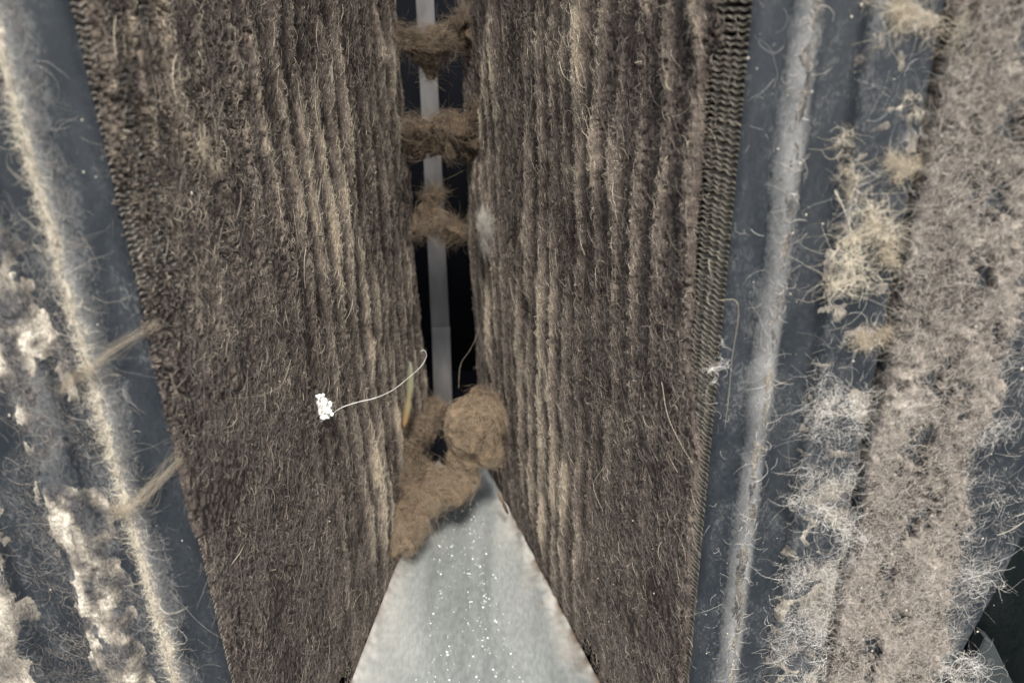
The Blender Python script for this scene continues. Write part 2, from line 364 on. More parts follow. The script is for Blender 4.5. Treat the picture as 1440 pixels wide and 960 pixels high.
def mL(s, z):
    edge = eL(z) - s + 0.0025 * fbm(s * 120, z * 120, seed=41) + 0.002
    # openings in the valleys near the top of the outer part, where the fin pack shows
    reg = sst(0.40, 0.53, s) * sst(0.27, 0.42, z) + 0.75 * sst(0.535, 0.575, s) * sst(0.12, 0.30, z)
    hole = reg * (0.42 - 0.55 * np.clip(bL(s, z), 0, 1) + 0.30 * dots(s, z)) + 0.42 * fbm(s * 75, z * 40, seed=43, o=3) + 0.20 * noise(s * 420, z * 420, seed=44)
    pit = (0.60 - pits(s, z, 0) * sst(0.36, 0.46, s)) * 0.012
    return np.minimum(np.minimum(edge, (0.52 - hole) * 0.03), pit)
def mR(s, z):
    edge = eR(z) - s + 0.0015 * fbm(s * 150, z * 100, seed=51)
    reg = sst(0.44, 0.54, s) * sst(0.34, 0.44, z)
    hole = reg * (0.42 - 0.6 * np.clip(bR(s, z), 0, 1) + 0.25 * dots(s, z)) + 0.32 * fbm(s * 110, z * 45, seed=53, o=3) + 0.25 * noise(s * 520, z * 420, seed=54)
    pit = (0.56 - pits(s, z, 3) * sst(0.38, 0.48, s)) * 0.012
    return np.minimum(np.minimum(edge, (0.56 - hole) * 0.03), pit)
ZTOP = 0.60
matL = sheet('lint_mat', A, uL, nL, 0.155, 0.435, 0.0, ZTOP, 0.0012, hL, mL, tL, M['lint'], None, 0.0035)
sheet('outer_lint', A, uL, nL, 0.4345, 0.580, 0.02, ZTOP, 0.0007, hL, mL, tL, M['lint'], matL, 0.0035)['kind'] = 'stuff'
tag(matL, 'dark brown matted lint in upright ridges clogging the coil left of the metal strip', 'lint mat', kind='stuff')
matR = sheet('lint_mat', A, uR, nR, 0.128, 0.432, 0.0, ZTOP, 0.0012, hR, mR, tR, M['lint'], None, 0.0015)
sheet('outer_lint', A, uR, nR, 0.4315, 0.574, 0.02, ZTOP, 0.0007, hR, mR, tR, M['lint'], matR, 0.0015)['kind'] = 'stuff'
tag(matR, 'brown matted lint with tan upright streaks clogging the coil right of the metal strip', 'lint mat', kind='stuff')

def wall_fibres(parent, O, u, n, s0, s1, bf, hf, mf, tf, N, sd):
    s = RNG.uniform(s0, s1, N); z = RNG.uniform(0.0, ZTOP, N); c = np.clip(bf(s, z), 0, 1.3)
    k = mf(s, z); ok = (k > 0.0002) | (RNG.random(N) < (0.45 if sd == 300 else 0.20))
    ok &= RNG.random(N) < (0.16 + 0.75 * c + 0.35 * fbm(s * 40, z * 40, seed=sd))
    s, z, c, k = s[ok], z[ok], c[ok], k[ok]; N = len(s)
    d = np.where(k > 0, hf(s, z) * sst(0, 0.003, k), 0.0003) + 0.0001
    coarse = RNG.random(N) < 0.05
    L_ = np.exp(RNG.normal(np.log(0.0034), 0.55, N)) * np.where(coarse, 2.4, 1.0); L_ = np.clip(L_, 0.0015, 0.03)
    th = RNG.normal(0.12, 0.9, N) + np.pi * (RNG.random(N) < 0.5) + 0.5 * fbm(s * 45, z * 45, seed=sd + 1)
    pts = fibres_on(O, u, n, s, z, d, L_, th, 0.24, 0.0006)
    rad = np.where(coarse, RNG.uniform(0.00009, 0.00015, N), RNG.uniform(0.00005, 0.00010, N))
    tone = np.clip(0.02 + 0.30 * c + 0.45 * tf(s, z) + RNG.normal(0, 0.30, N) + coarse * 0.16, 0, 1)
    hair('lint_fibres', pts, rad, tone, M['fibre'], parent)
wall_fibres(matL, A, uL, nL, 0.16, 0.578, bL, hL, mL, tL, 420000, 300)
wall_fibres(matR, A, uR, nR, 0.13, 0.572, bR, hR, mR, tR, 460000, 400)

# ---------------------------------------------------------------- frame sheets
def frame_sheet(name, E, sx, prof, outer, z1, label, film):
    """folded sheet: plan profile prof [(offset, proud)], thickness 1.2 mm, outer edge offset varies with z"""
    root = empty(name, (float(E[0]), float(E[1]), 0)); tag(root, label, 'frame sheet')
    T = []; nz = 130; zs = np.linspace(-0.02, z1, nz); P = np.array(prof); K = len(P)
    V, F = [], []
    for lay in (0, 1):
        for z in zs:
            for k in range(K):
                o_ = P[k, 0]
                if outer is not None and k >= K - 2: o_ = outer(z) - (0.0 if k == K - 1 else 0.0015)
                V.append((E[0] + sx * o_, E[1] - P[k, 1] + lay * 0.0013, z)); T.append(film(P[k, 0], z))
    ix = lambda lay, i, k: lay * nz * K + i * K + k
    for i in range(nz - 1):
        for k in range(K - 1):
            a = (ix(0, i, k), ix(0, i, k + 1), ix(0, i + 1, k + 1), ix(0, i + 1, k)); b_ = (ix(1, i, k), ix(1, i + 1, k), ix(1, i + 1, k + 1), ix(1, i, k + 1))
            F += [a, b_] if sx > 0 else [a[::-1], b_[::-1]]
        for k in (0, K - 1): F.append((ix(0, i, k), ix(0, i + 1, k), ix(1, i + 1, k), ix(1, i, k)))
    o = link('folded_sheet', mesh_np('folded_sheet', V, F, T, smooth=True), M['paint'], root)
    return root
def bead(c, w_, hgt, n_=12): return [(c - w_ / 2 + w_ * k / n_, hgt * math.sin(math.pi * k / n_) ** 1.3) for k in range(n_ + 1)]
def fprofR(x):
    pts = np.array(PR); return np.interp(x, pts[:, 0], pts[:, 1])
def step(c0, c1, h0, h1, n_=6): return [(c0 + (c1 - c0) * k / n_, h0 + (h1 - h0) * (0.5 - 0.5 * math.cos(math.pi * k / n_))) for k in range(n_ + 1)]
PR = [(0, 0), (0.006, 0)] + bead(0.0205, 0.0145, 0.0052) + [(0.031, 0), (0.034, 0), (0.037, 0)] + step(0.0395, 0.0455, 0, 0.0062) + [(0.050, 0.0064), (0.055, 0.0066), (0.060, 0.0067), (0.065, 0.0068), (0.0680, 0.007), (0.0687, 0.006), (0.0690, 0.0), (0.0692, -0.006), (0.0722, -0.006), (0.0724, 0.0), (0.0727, 0.006), (0.0734, 0.007), (0.09, 0.007), (0.10, 0.007), (0.11, 0.007), (0.12, 0.007), (0.135, 0.007), (0.154, 0.007), (0.156, 0.007)]
outR = lambda z: np.interp(z, [-0.02, 0.113, 0.184, 0.237, 0.65], [0.112, 0.1369, 0.1515, 0.1595, 0.225])
frame_sheet('frame_sheet', ER, 1, PR, outR, ZT, 'blue grey painted sheet with pressed ridges, half covered by the pale grey lint mat',
            lambda o, z: (0.66 + 0.16 * math.sin(z * 37) * math.sin(z * 91 + 2)) * math.exp(-((o - 0.0205) / 0.0060) ** 4) + 0.10 * (o > 0.043) + 0.12 * math.exp(-((o - 0.0445) / 0.002) ** 2))
PL = [(0, 0), (0.006, 0), (0.012, 0)] + bead(0.0235, 0.0135, 0.0055) + [(0.034, 0)] + step(0.041, 0.046, 0, 0.005) + [(0.052, 0.0055)] + step(0.061, 0.067, 0.0055, -0.001) + [(0.075, -0.001)] + step(0.088, 0.094, -0.001, 0.005) + [(0.12, 0.005), (0.20, 0.005), (0.201, 0.005)]
frame_sheet('frame_sheet', EL, -1, PL, None, ZT, 'dark blue grey folded sheet with cream dust caked on its upright ridges',
            lambda o, z: 0.55 * math.exp(-((o - 0.0245) / 0.0060) ** 2) + 0.30 * math.exp(-((o - 0.053) / 0.009) ** 4) + 0.08 * (o > 0.016))
def fprofL(x):
    pts = np.array(PL); return np.interp(x, pts[:, 0], pts[:, 1])

# ---------------------------------------------------------------- crusts and mats on the frames
def crust(name, E, u, prof, s0, s1, z0, z1, thick, mfun, tfun, m, res=0.0009, rough=1.0, seed=0, parent=None, skirt=0.004):
    h = lambda s, z: prof(s) + thick(s, z) * (0.55 + 0.45 * fbm(s * 330, z * 260, seed=seed, o=3)) + rough * 0.0005 * fbm(s * 900, z * 800, seed=seed + 2, o=2)
    n = YM
    ns = int((s1 - s0) / res) + 1; nz = int((z1 - z0) / res) + 1
    s, z = np.meshgrid(np.linspace(s0, s1, ns), np.linspace(z0, z1, nz))
    js = s + noise(s / res * 3.1, z / res * 3.1, seed=91) * res * 0.35; jz = z + noise(s / res * 2.9, z / res * 3.3, seed=92) * res * 0.35
    k = mfun(js, jz); hh = prof(js) + (h(js, jz) - prof(js)) * sst(0, skirt, k) - 0.0006 * (k <= 0)
    V = P3(E, u, n, js.ravel(), jz.ravel(), hh.ravel()); idx = np.arange(ns * nz).reshape(nz, ns)
    F = np.stack([idx[:-1, :-1], idx[:-1, 1:], idx[1:, 1:], idx[1:, :-1]], -1).reshape(-1, 4)
    F = F[(k.ravel()[F] > 0).sum(1) >= 2]
    if u[0] < 0: F = F[:, ::-1]
    used, inv = np.unique(F, return_inverse=True)
    return link(name, mesh_np(name, V[used], inv.reshape(-1, 4), np.clip(tfun(js, jz), 0, 1).ravel()[used]), m, parent), h
def surf_fibres(name, parent, E, u, prof, N, s0, s1, z0, z1, dens, m, Lm, rad, curl=0.25, lift=0.0012, tone=0.5, ang=0.9, mean=0.2, K=6, zoff=0.0002):
    s = RNG.uniform(s0, s1, N); z = RNG.uniform(z0, z1, N); ok = RNG.random(N) < dens(s, z); s, z = s[ok], z[ok]; n_ = len(s)
    L_ = np.clip(np.exp(RNG.normal(np.log(Lm), 0.6, n_)), 0.0015, 0.05); th = RNG.normal(mean, ang, n_) + np.pi * (RNG.random(n_) < 0.5)
    pts = fibres_on(E, u, YM, s, z, prof(s, z) + zoff, L_, th, curl, lift, K)
    return hair(name, pts, RNG.uniform(rad * 0.6, rad * 1.5, n_), np.clip(RNG.normal(tone, 0.22, n_), 0, 1), m, parent)

# thick grey mat on the right sheet
bl = edge_poly([(1300, 0), (1295, 60), (1290, 150), (1283, 230), (1272, 300), (1262, 350), (1243, 440), (1232, 520), (1216, 600), (1205, 690), (1190, 770), (1165, 860), (1146, 960)], on_fr)
br = edge_poly([(1500, 0), (1480, 200), (1440, 330), (1418, 400), (1400, 480), (1385, 560), (1345, 640), (1340, 720), (1322, 800), (1325, 880), (1290, 960)], on_fr)
def mG(s, z):
    e1 = s - np.maximum(bl(z), 0.0705) + 0.0020 * fbm(s * 130, z * 130, seed=61); e2 = br(z) - s + 0.0075 * fbm(s * 90, z * 90, seed=62) + 0.0025 * noise(s * 420, z * 420, seed=63)
    hole = 0.27 - (0.55 * fbm(s * 170, z * 110, seed=64, o=3) + 0.25 * noise(s * 600, z * 500, seed=65) + 0.25 * sst(0.012, 0.0, np.abs(s - 0.094 - 0.01 * noise(z * 18, z * 0, seed=66))))
    return np.minimum(np.minimum(e1, e2), hole * 0.03)
hG = lambda s, z: 0.0060 + 0.0030 * fbm(s * 50, z * 30, seed=67)
tG = lambda s, z: 0.38 + 0.65 * fbm(s * 60, z * 40, seed=68) + 0.3 * noise(s * 420, z * 420, seed=69)
gm, gh = crust('lint_mat', ER, XP, fprofR, 0.060, 0.165, 0.06, 0.56, hG, mG, tG, M['greylint'], 0.0008, 1.4, 70, None, 0.0012)
tag(gm, 'thick pale grey lint mat hanging on the painted sheet at the far right, lit by the sun', 'lint mat', kind='stuff')
surf_fibres('lint_fibres', gm, ER, XP, lambda s, z: np.where(mG(s, z) > 0, gh(s, z), fprofR(s)), 90000, 0.064, 0.165, 0.06, 0.56, lambda s, z: np.where(mG(s, z) > 0, 0.95, 0.03) * (s < outR(z) - 0.004), M['greyfibre'], 0.0034, 0.00005, 0.25, 0.0006, 0.5, 1.1)

# webs of pale fluff on bare parts of the right sheet
def dW(s, z):
    w1 = np.clip(fbm(s * 70, z * 70, seed=71) * 2.0 + 0.15, 0, 1)
    far = (s > br(z) - 0.004) * w1 * 0.30; mid_ = ((s > 0.041) & (s < 0.074)) * np.clip(w1 * (0.25 + 0.9 * sst(0.36, 0.27, z)), 0, 1); rest = 0.008 * (1 + 0 * s)
    return np.clip(far + mid_ + rest, 0, 1) * (s < outR(z) - 0.006)
web = surf_fibres('pale_fluff', None, ER, XP, lambda s, z: fprofR(s), 90000, 0.0, 0.20, 0.06, 0.56, dW, M['pale'], 0.006, 0.00004, 0.30, 0.0012, 0.55, 1.3)
tag(web, 'thin webs of pale fluff caught over the bare painted sheet beside the grey mat', 'lint', kind='stuff')
# patches of crust in the mid band of the right sheet
patches = [(1262, 30, 0.010, 0.006), (1258, 225, 0.0055, 0.004), (1238, 345, 0.008, 0.004), (1210, 465, 0.0055, 0.004), (1180, 560, 0.010, 0.007), (1165, 700, 0.010, 0.012), (1150, 810, 0.010, 0.011), (1130, 900, 0.006, 0.005)]
pc = [(*on_fr(a, b_), c, d) for a, b_, c, d in patches]
def mP(s, z):
    v = -1.0 + 0 * s
    for ps, pz, rs, rz in pc: v = np.maximum(v, 1 - np.sqrt(((s - ps) / rs) ** 2 + ((z - pz) / rz) ** 2))
    v = np.maximum(v, -0.6) * 0.55 + 1.5 * fbm(s * 150 + 1.2 * noise(s * 90, z * 90, seed=78), z * 150 + 1.2 * noise(s * 90, z * 90, seed=79), seed=75, o=4) - 0.12 + 0.22 * sst(0.34, 0.24, z)
    return np.where((s > 0.0405) & (s < 0.069), v, -1) * 0.004
pcr, _ = crust('dust_crust', ER, XP, fprofR, 0.038, 0.080, 0.08, 0.52, lambda s, z: 0.0012 + 0 * s, mP, lambda s, z: 0.30 + 0.6 * fbm(s * 120, z * 120, seed=76), M['crust'], 0.0008, 1.0, 77)
tag(pcr, 'scattered buff crusts of dust along the step between pressed ridge and grey mat', 'dust', kind='stuff')
# dusty crest of the right ridge
def mB(s, z): return (0.0030 - np.abs(s - 0.0208 - 0.001 * noise(z * 30, z * 0, seed=80)) + 0.0050 * fbm(s * 260, z * 110, seed=81, o=4) - 0.0014) * (1 + 0 * s)
rb, _ = crust('dust_crust', ER, XP, fprofR, 0.012, 0.030, 0.06, 0.55, lambda s, z: 0.0003 + 0 * s, mB, lambda s, z: 0.22 + 0.50 * fbm(s * 200, z * 80, seed=82), M['crust'], 0.0008, 0.7, 83, None, 0.0025)
tag(rb, 'thin grey buff dust along the rounded crest of the right sheet ridge', 'dust', kind='stuff')
surf_fibres('dust_fibres', rb, ER, XP, lambda s, z: fprofR(s) + 0.0004, 1200, 0.014, 0.028, 0.06, 0.55, lambda s, z: 0.8 * sst(0.005, 0.002, np.abs(s - 0.0215)), M['greyfibre'], 0.004, 0.00007, 0.3, 0.0008, 0.6, 0.8)

# left sheet: cream ridge crest, white band, dusty flats
def mC(s, z): return 0.0022 - np.abs(s - 0.0255 - 0.0006 * noise(z * 40, z * 0, seed=84)) + 0.0032 * fbm(s * 260, z * 160, seed=85, o=4)
lb, _ = crust('dust_crust', EL, XM, fprofL, 0.016, 0.034, 0.08, 0.56, lambda s, z: 0.0014 + 0 * s, mC, lambda s, z: 0.70 + 0.45 * fbm(s * 260, z * 200, seed=86, o=3), M['crust'], 0.0007, 1.0, 87, None, 0.0016)
tag(lb, 'bright cream dust caked along the inner ridge of the left sheet', 'dust', kind='stuff')
surf_fibres('dust_fibres', lb, EL, XM, lambda s, z: fprofL(s) + 0.0008, 22000, 0.015, 0.034, 0.08, 0.56, lambda s, z: 0.6 * sst(0.006, 0.002, np.abs(s - 0.0258)), M['straw'], 0.0032, 0.00004, 0.35, 0.0009, 0.75, 1.3)
def mD(s, z):
    return np.minimum(0.0095 - np.abs(s - 0.0525), 0.010) * 0.35 + 0.0085 * fbm(s * 110, z * 60, seed=88, o=5) + 0.0004 - 0.004 * sst(0.36, 0.45, z)
ld, _ = crust('dust_crust', EL, XM, fprofL, 0.036, 0.070, 0.08, 0.50, lambda s, z: 0.0013 + 0 * s, mD, lambda s, z: 0.40 + 1.5 * fbm(s * 130, z * 80, seed=89, o=5), M['crust'], 0.0007, 1.6, 90, None, 0.004)
tag(ld, 'lumpy white and buff dust crust on the wide raised band of the left sheet', 'dust', kind='stuff')
def mE(s, z): return np.minimum(s - 0.090, 0.02) * 0.4 + 0.006 * fbm(s * 90, z * 60, seed=94, o=4) - 0.0005
le, _ = crust('dust_crust', EL, XM, fprofL, 0.086, 0.16, 0.08, 0.40, lambda s, z: 0.0012 + 0 * s, mE, lambda s, z: 0.5 + 0.7 * fbm(s * 120, z * 90, seed=95, o=4), M['crust'], 0.0011, 1.2, 96, None, 0.003)
tag(le, 'pale dust crust on the outermost fold at the lower left corner', 'dust', kind='stuff')
lw = surf_fibres('dust_fibres', None, EL, XM, lambda s, z: fprofL(s) + 0.0003, 60000, 0.0, 0.16, 0.08, 0.56, lambda s, z: np.where(s < 0.016, 0.006, np.where((s > 0.03) & (s < 0.16), 0.16 + 0.5 * fbm(s * 60, z * 40, seed=97), 0.3)), M['greyfibre'], 0.0065, 0.00004, 0.25, 0.001, 0.25, 1.2)
tag(lw, 'fine grey fuzz lying over the folds of the left sheet', 'lint', kind='stuff')

# ---------------------------------------------------------------- dark panel behind the lower right
V_, F_ = box_np((0.20, 0.42, -0.025), (0.80, 0.435, 0.64)); o = link('side_panel', mesh_np('side_panel', V_, F_, smooth=False), M['panel'])
tag(o, 'smooth dark green panel behind the slanted edge of the sheet, lower right corner', 'panel')

pg = [(1340, 1010), (1372, 925), (1386, 896), (1398, 905), (1432, 975), (1440, 1030)]
Q = [at_dist(a, b_, 0.40) for a, b_ in pg]; nq = len(Q)
V_ = [tuple(q) for q in Q] + [(q[0], q[1] + 0.012, q[2]) for q in Q]
me = bpy.data.meshes.new('brace'); me.from_pydata(V_, [], [tuple(range(nq)), tuple(range(2 * nq - 1, nq - 1, -1))] + [(k, k + nq, (k + 1) % nq + nq, (k + 1) % nq) for k in range(nq)]); me.update()
o = link('corner_brace', me, M['brace']); md = o.modifiers.new('bevel', 'BEVEL'); md.width = 0.001
tag(o, 'grey slanting brace in front of the dark green panel, bottom right corner', 'brace')

# ---------------------------------------------------------------- lumps of lint
def frame_axes(n):
    n = n / np.linalg.norm(n); a = np.cross(n, [0.3, 0.2, 1.0]); a /= np.linalg.norm(a); return a, np.cross(n, a)
def lump(name, blobs, seed, voxel, label, cat, group=None, nf=6000, Lm=0.012, tone=0.45, noise_amp=0.0035, rad=0.00009):
    """blobs [(centre, radii)], merged into one rough body with a coat of curling fibres"""
    bm = bmesh.new()
    for c, r in blobs:
        bmesh.ops.create_icosphere(bm, subdivisions=3, radius=1.0, matrix=Matrix.Translation(Vector(c)) @ Matrix.Diagonal((*r, 1)))
    me = bpy.data.meshes.new(name); bm.to_mesh(me); bm.free()
    tmp = bpy.data.objects.new('tmp', me); COL.objects.link(tmp)
    rm = tmp.modifiers.new('r', 'REMESH'); rm.mode = 'VOXEL'; rm.voxel_size = voxel
    sm_ = tmp.modifiers.new('s', 'SMOOTH'); sm_.iterations = 3
    dg = bpy.context.evaluated_depsgraph_get(); ev = tmp.evaluated_get(dg); out = bpy.data.meshes.new_from_object(ev)
    bpy.data.objects.remove(tmp)
    nV = len(out.vertices); V = np.zeros(nV * 3, np.float32); out.vertices.foreach_get('co', V); V = V.reshape(-1, 3).astype(float)
    Nn = np.zeros(nV * 3, np.float32); out.vertices.foreach_get('normal', Nn); Nn = Nn.reshape(-1, 3).astype(float)
    g = fbm(V[:, 0] * 75, V[:, 1] * 75, V[:, 2] * 75, seed, 4); fold = 1 - np.abs(noise(V[:, 0] * 60, V[:, 1] * 60, V[:, 2] * 45, seed + 9)) * 2
    V2 = V + Nn * (noise_amp * (g * 2.2 - 1.5 * np.clip(fold, 0, 1) ** 3))[:, None]
    out.vertices.foreach_set('co', V2.astype(np.float32).ravel())
    t = out.attributes.new('tone', 'FLOAT', 'POINT')
    tv_ = np.clip(tone + 0.45 * g + 0.25 * noise(V[:, 0] * 300, V[:, 1] * 300, V[:, 2] * 300, seed + 3), 0, 1); t.data.foreach_set('value', tv_.astype(np.float32))
    out.polygons.foreach_set('use_smooth', np.ones(len(out.polygons), bool)); out.update(); out.name = name
    o = link(name, out, M['balllint'])
    tag(o, label, cat, group)
    pick = RNG.integers(0, nV, nf); p = V2[pick]; nn = Nn[pick]; K = 6
    fl = np.stack([fbm(p[:, 0] * 35, p[:, 1] * 35, p[:, 2] * 35, seed + 20 + i, 2) for i in range(3)], -1) * 2 + RNG.normal(0, 0.45, (nf, 3))
    d = fl - nn * (fl * nn).sum(1, keepdims=True); d /= np.linalg.norm(d, axis=1, keepdims=True) + 1e-9
    L_ = np.exp(RNG.normal(np.log(Lm), 0.4, nf)); pts = np.zeros((nf, K, 3)); q = p + nn * 0.0002; bd = RNG.normal(0, 0.22, nf); ctr = V2.mean(0)
    lift = np.abs(RNG.normal(0, 0.15, nf))
    for k in range(K):
        pts[:, k] = q; q = q + (d + nn * (lift * 0.8 - 0.10 * k)[:, None]) * (L_ / (K - 1))[:, None]
        b2 = np.cross(nn, d); d = d + b2 * bd[:, None]; d /= np.linalg.norm(d, axis=1, keepdims=True)
    hair('lint_fibres', pts, RNG.uniform(0.6, 1.4, nf) * rad, np.clip(RNG.normal(tone + 0.1, 0.2, nf), 0, 1), M['ballfibre'], o)
    return o
def B(px, py, Y, rx, rz, ry=None):       # a blob seen at a place, radii in photograph pixels at that distance
    p = at_dist(px, py, Y); k = (p[1] * math.cos(TH) + (HC - p[2]) * math.sin(TH)) / 1040.0; return (p, (rx * k, (ry or min(rx, rz)) * k, rz * k))
lump('lint_ball', [B(669, 604, 0.60, 42, 50, 34), B(678, 578, 0.625, 32, 30, 28), B(654, 632, 0.60, 26, 34, 24), B(686, 628, 0.60, 26, 34, 22)], 11, 0.0022,
     'largest round ball of tan lint at the foot of the narrow strip, against the coil', 'lint ball', None, 7000, 0.010, 0.6, 0.0060)
lump('lint_clump', [B(583, 605, 0.61, 22, 17), B(600, 590, 0.62, 19, 12), B(612, 574, 0.66, 14, 14), B(572, 630, 0.60, 16, 26), B(578, 662, 0.59, 20, 18), B(598, 660, 0.60, 14, 12)], 23, 0.002,
     'ragged loop of grey brown lint with a dark hollow, left of the round ball', 'lint clump', None, 6000, 0.009, 0.24, 0.0050)
lump('lint_clump', [B(625, 690, 0.585, 36, 24, 20), B(590, 705, 0.57, 36, 28, 22), B(572, 738, 0.55, 28, 24, 18), B(560, 762, 0.54, 18, 13, 12), B(650, 670, 0.60, 24, 16), B(610, 672, 0.59, 22, 16)], 37, 0.002,
     'loose tan lint clump slumped over the upper left edge of the galvanised plate', 'lint clump', None, 8000, 0.012, 0.55, 0.0065)
GB = 'lint tufts bridging the gap in front of the upright strip'
lump('lint_tuft', [B(600, 60, 0.71, 32, 17), B(572, 48, 0.70, 26, 8), B(640, 42, 0.71, 26, 12), B(620, 54, 0.71, 26, 18), B(600, 84, 0.72, 16, 20), B(552, 55, 0.69, 18, 12), B(655, 55, 0.71, 20, 14), B(590, 70, 0.71, 22, 14), B(612, 70, 0.71, 22, 14), B(658, 36, 0.70, 14, 22)], 41, 0.0022,
     'topmost funnel shaped lint tuft bridging the coils in front of the strip', 'lint tuft', GB, 5000, 0.012, 0.20, 0.0075)
lump('lint_tuft', [B(582, 192, 0.70, 27, 25), B(630, 182, 0.71, 32, 24), B(662, 187, 0.70, 24, 24), B(608, 200, 0.71, 28, 14), B(560, 187, 0.68, 18, 22), B(676, 170, 0.69, 16, 26), B(650, 210, 0.70, 22, 14), B(590, 172, 0.70, 14, 12)], 43, 0.0022,
     'middle lint tuft, widest and darkest of those crossing the upright strip', 'lint tuft', GB, 5000, 0.012, 0.12, 0.0075)
lump('lint_tuft', [B(610, 312, 0.71, 24, 22), B(606, 275, 0.72, 17, 16), B(632, 318, 0.71, 20, 18), B(588, 318, 0.70, 18, 15)], 47, 0.002,
     'lowest and narrowest lint tuft hanging on the upright strip', 'lint tuft', GB, 4000, 0.012, 0.18, 0.0075)

# ---------------------------------------------------------------- loose tufts, strands, seed fluff, leaf
def tuft(name, c, nrm, r, nf, m, label, cat, group=None, tone=0.6, rad=0.0001, flat=0.35, up=0.0):
    """an uneven tangle: several offset knots of short curling fibres and a few long whiskers"""
    c = np.array(c, float); nrm = np.array(nrm, float); nrm /= np.linalg.norm(nrm); K = 8
    root = empty(name, tuple(float(v) for v in c)); tag(root, label, cat, group)
    a, b_ = frame_axes(nrm); nk = 7; an = RNG.uniform(0, math.pi); e1_ = RNG.normal(0, 0.75, nk) * r; e2_ = RNG.normal(0, 0.28, nk) * r; kx = e1_ * math.cos(an) - e2_ * math.sin(an); ky = e1_ * math.sin(an) + e2_ * math.cos(an); kr = RNG.uniform(0.03, 0.24, nk) * r
    wh = RNG.integers(0, nk, nf); p = c + a * (kx[wh] + RNG.normal(0, 1, nf) * kr[wh])[:, None] + b_ * (ky[wh] + RNG.normal(0, 1, nf) * kr[wh])[:, None] + nrm * (np.abs(RNG.normal(0, 0.10, nf)) * r)[:, None]
    t2 = RNG.uniform(0, 2 * math.pi, nf); d = a * np.cos(t2)[:, None] + b_ * np.sin(t2)[:, None] + nrm * RNG.normal(0.05, flat * 0.6, nf)[:, None]
    L_ = r * np.exp(RNG.normal(-0.55, 0.5, nf)); pts = np.zeros((nf, K, 3)); om = RNG.normal(0, 0.35, nf)
    for k in range(K):
        pts[:, k] = p; p = p + d * (L_ / (K - 1))[:, None]; d = d + np.cross(nrm, d) * om[:, None] - nrm * 0.03 + RNG.normal(0, 0.22, (nf, 3)); d /= np.linalg.norm(d, axis=1, keepdims=True)
    hair('fibres', pts, RNG.uniform(0.5, 1.5, nf) * rad * 0.5, np.clip(RNG.normal(tone - 0.08, 0.22, nf), 0, 1), m, root); return root
def fr3(px, py, d=0.0015):
    s, z = on_fr(px, py); q = P3(ER, XP, YM, np.array([s]), np.array([z]), np.array([fprofR(s) + d]))[0]; return q
def fl3(px, py, d=0.0015):
    s, z = on_fl(px, py); return P3(EL, XM, YM, np.array([s]), np.array([z]), np.array([fprofL(s) + d]))[0]
TG = 'straw coloured tufts stuck to the right sheet'
for px, py, r, nf, tn, lab in [
    (1195, 345, 0.0125, 620, 0.78, 'largest bright straw tuft halfway up the step of the right sheet, with long whiskers'),
    (1232, 340, 0.0085, 420, 0.45, 'rusty tan tuft joined to the right of the largest bright straw tuft'),
    (1188, 232, 0.0085, 170, 0.60, 'small upright yellowish tuft on the bend above the largest straw tuft'),
    (1262, 228, 0.0070, 420, 0.50, 'round pinkish buff tuft at the edge of the grey mat, upper right'),
    (1268, 146, 0.0045, 90, 0.70, 'tiny yellow tuft standing alone above the pinkish buff one'),
    (1290, 22, 0.0110, 420, 0.55, 'loose buff tuft at the top edge of the photo beside the grey mat'),
    (1357, 62, 0.0060, 120, 0.60, 'small yellowish tuft on the top of the grey mat'),
    (1212, 466, 0.0070, 420, 0.42, 'pinkish brown tuft beside the lifted left edge of the grey mat'),
    (1178, 560, 0.0085, 220, 0.85, 'whitish spidery tuft spread below the pinkish brown tuft'),
    (1160, 712, 0.0110, 420, 0.70, 'wide cream tuft arching across the step beside the lifted mat edge'),
    (1155, 800, 0.0090, 360, 0.50, 'buff and brown tuft below the gap at the lifted mat edge'),
    (1145, 885, 0.0100, 90, 0.85, 'sparse looping white tuft near the bottom of the step'),
    (1008, 512, 0.0050, 90, 0.85, 'pale wisp snagged on the thin inner edge of the right sheet'),
    (1385, 590, 0.0100, 240, 0.65, 'cream tuft over the ragged right border of the grey mat'),
    (1352, 800, 0.0090, 260, 0.70, 'cream tuft on the bare patch right of the grey mat'),
    (1345, 930, 0.0110, 520, 0.75, 'dense cream tuft at the lower end of the slanted sheet edge')]:
    tuft('lint_tuft', fr3(px, py), (-.1, -1, .1), r * (1.35 if py > 500 else 1.1), int(nf * (0.65 if py > 500 else 1.1)), M['pale'] if ('whit' in lab or 'cream' in lab or 'buff and' in lab or 'wisp' in lab) else M['straw'], lab, 'lint tuft', TG, tn)
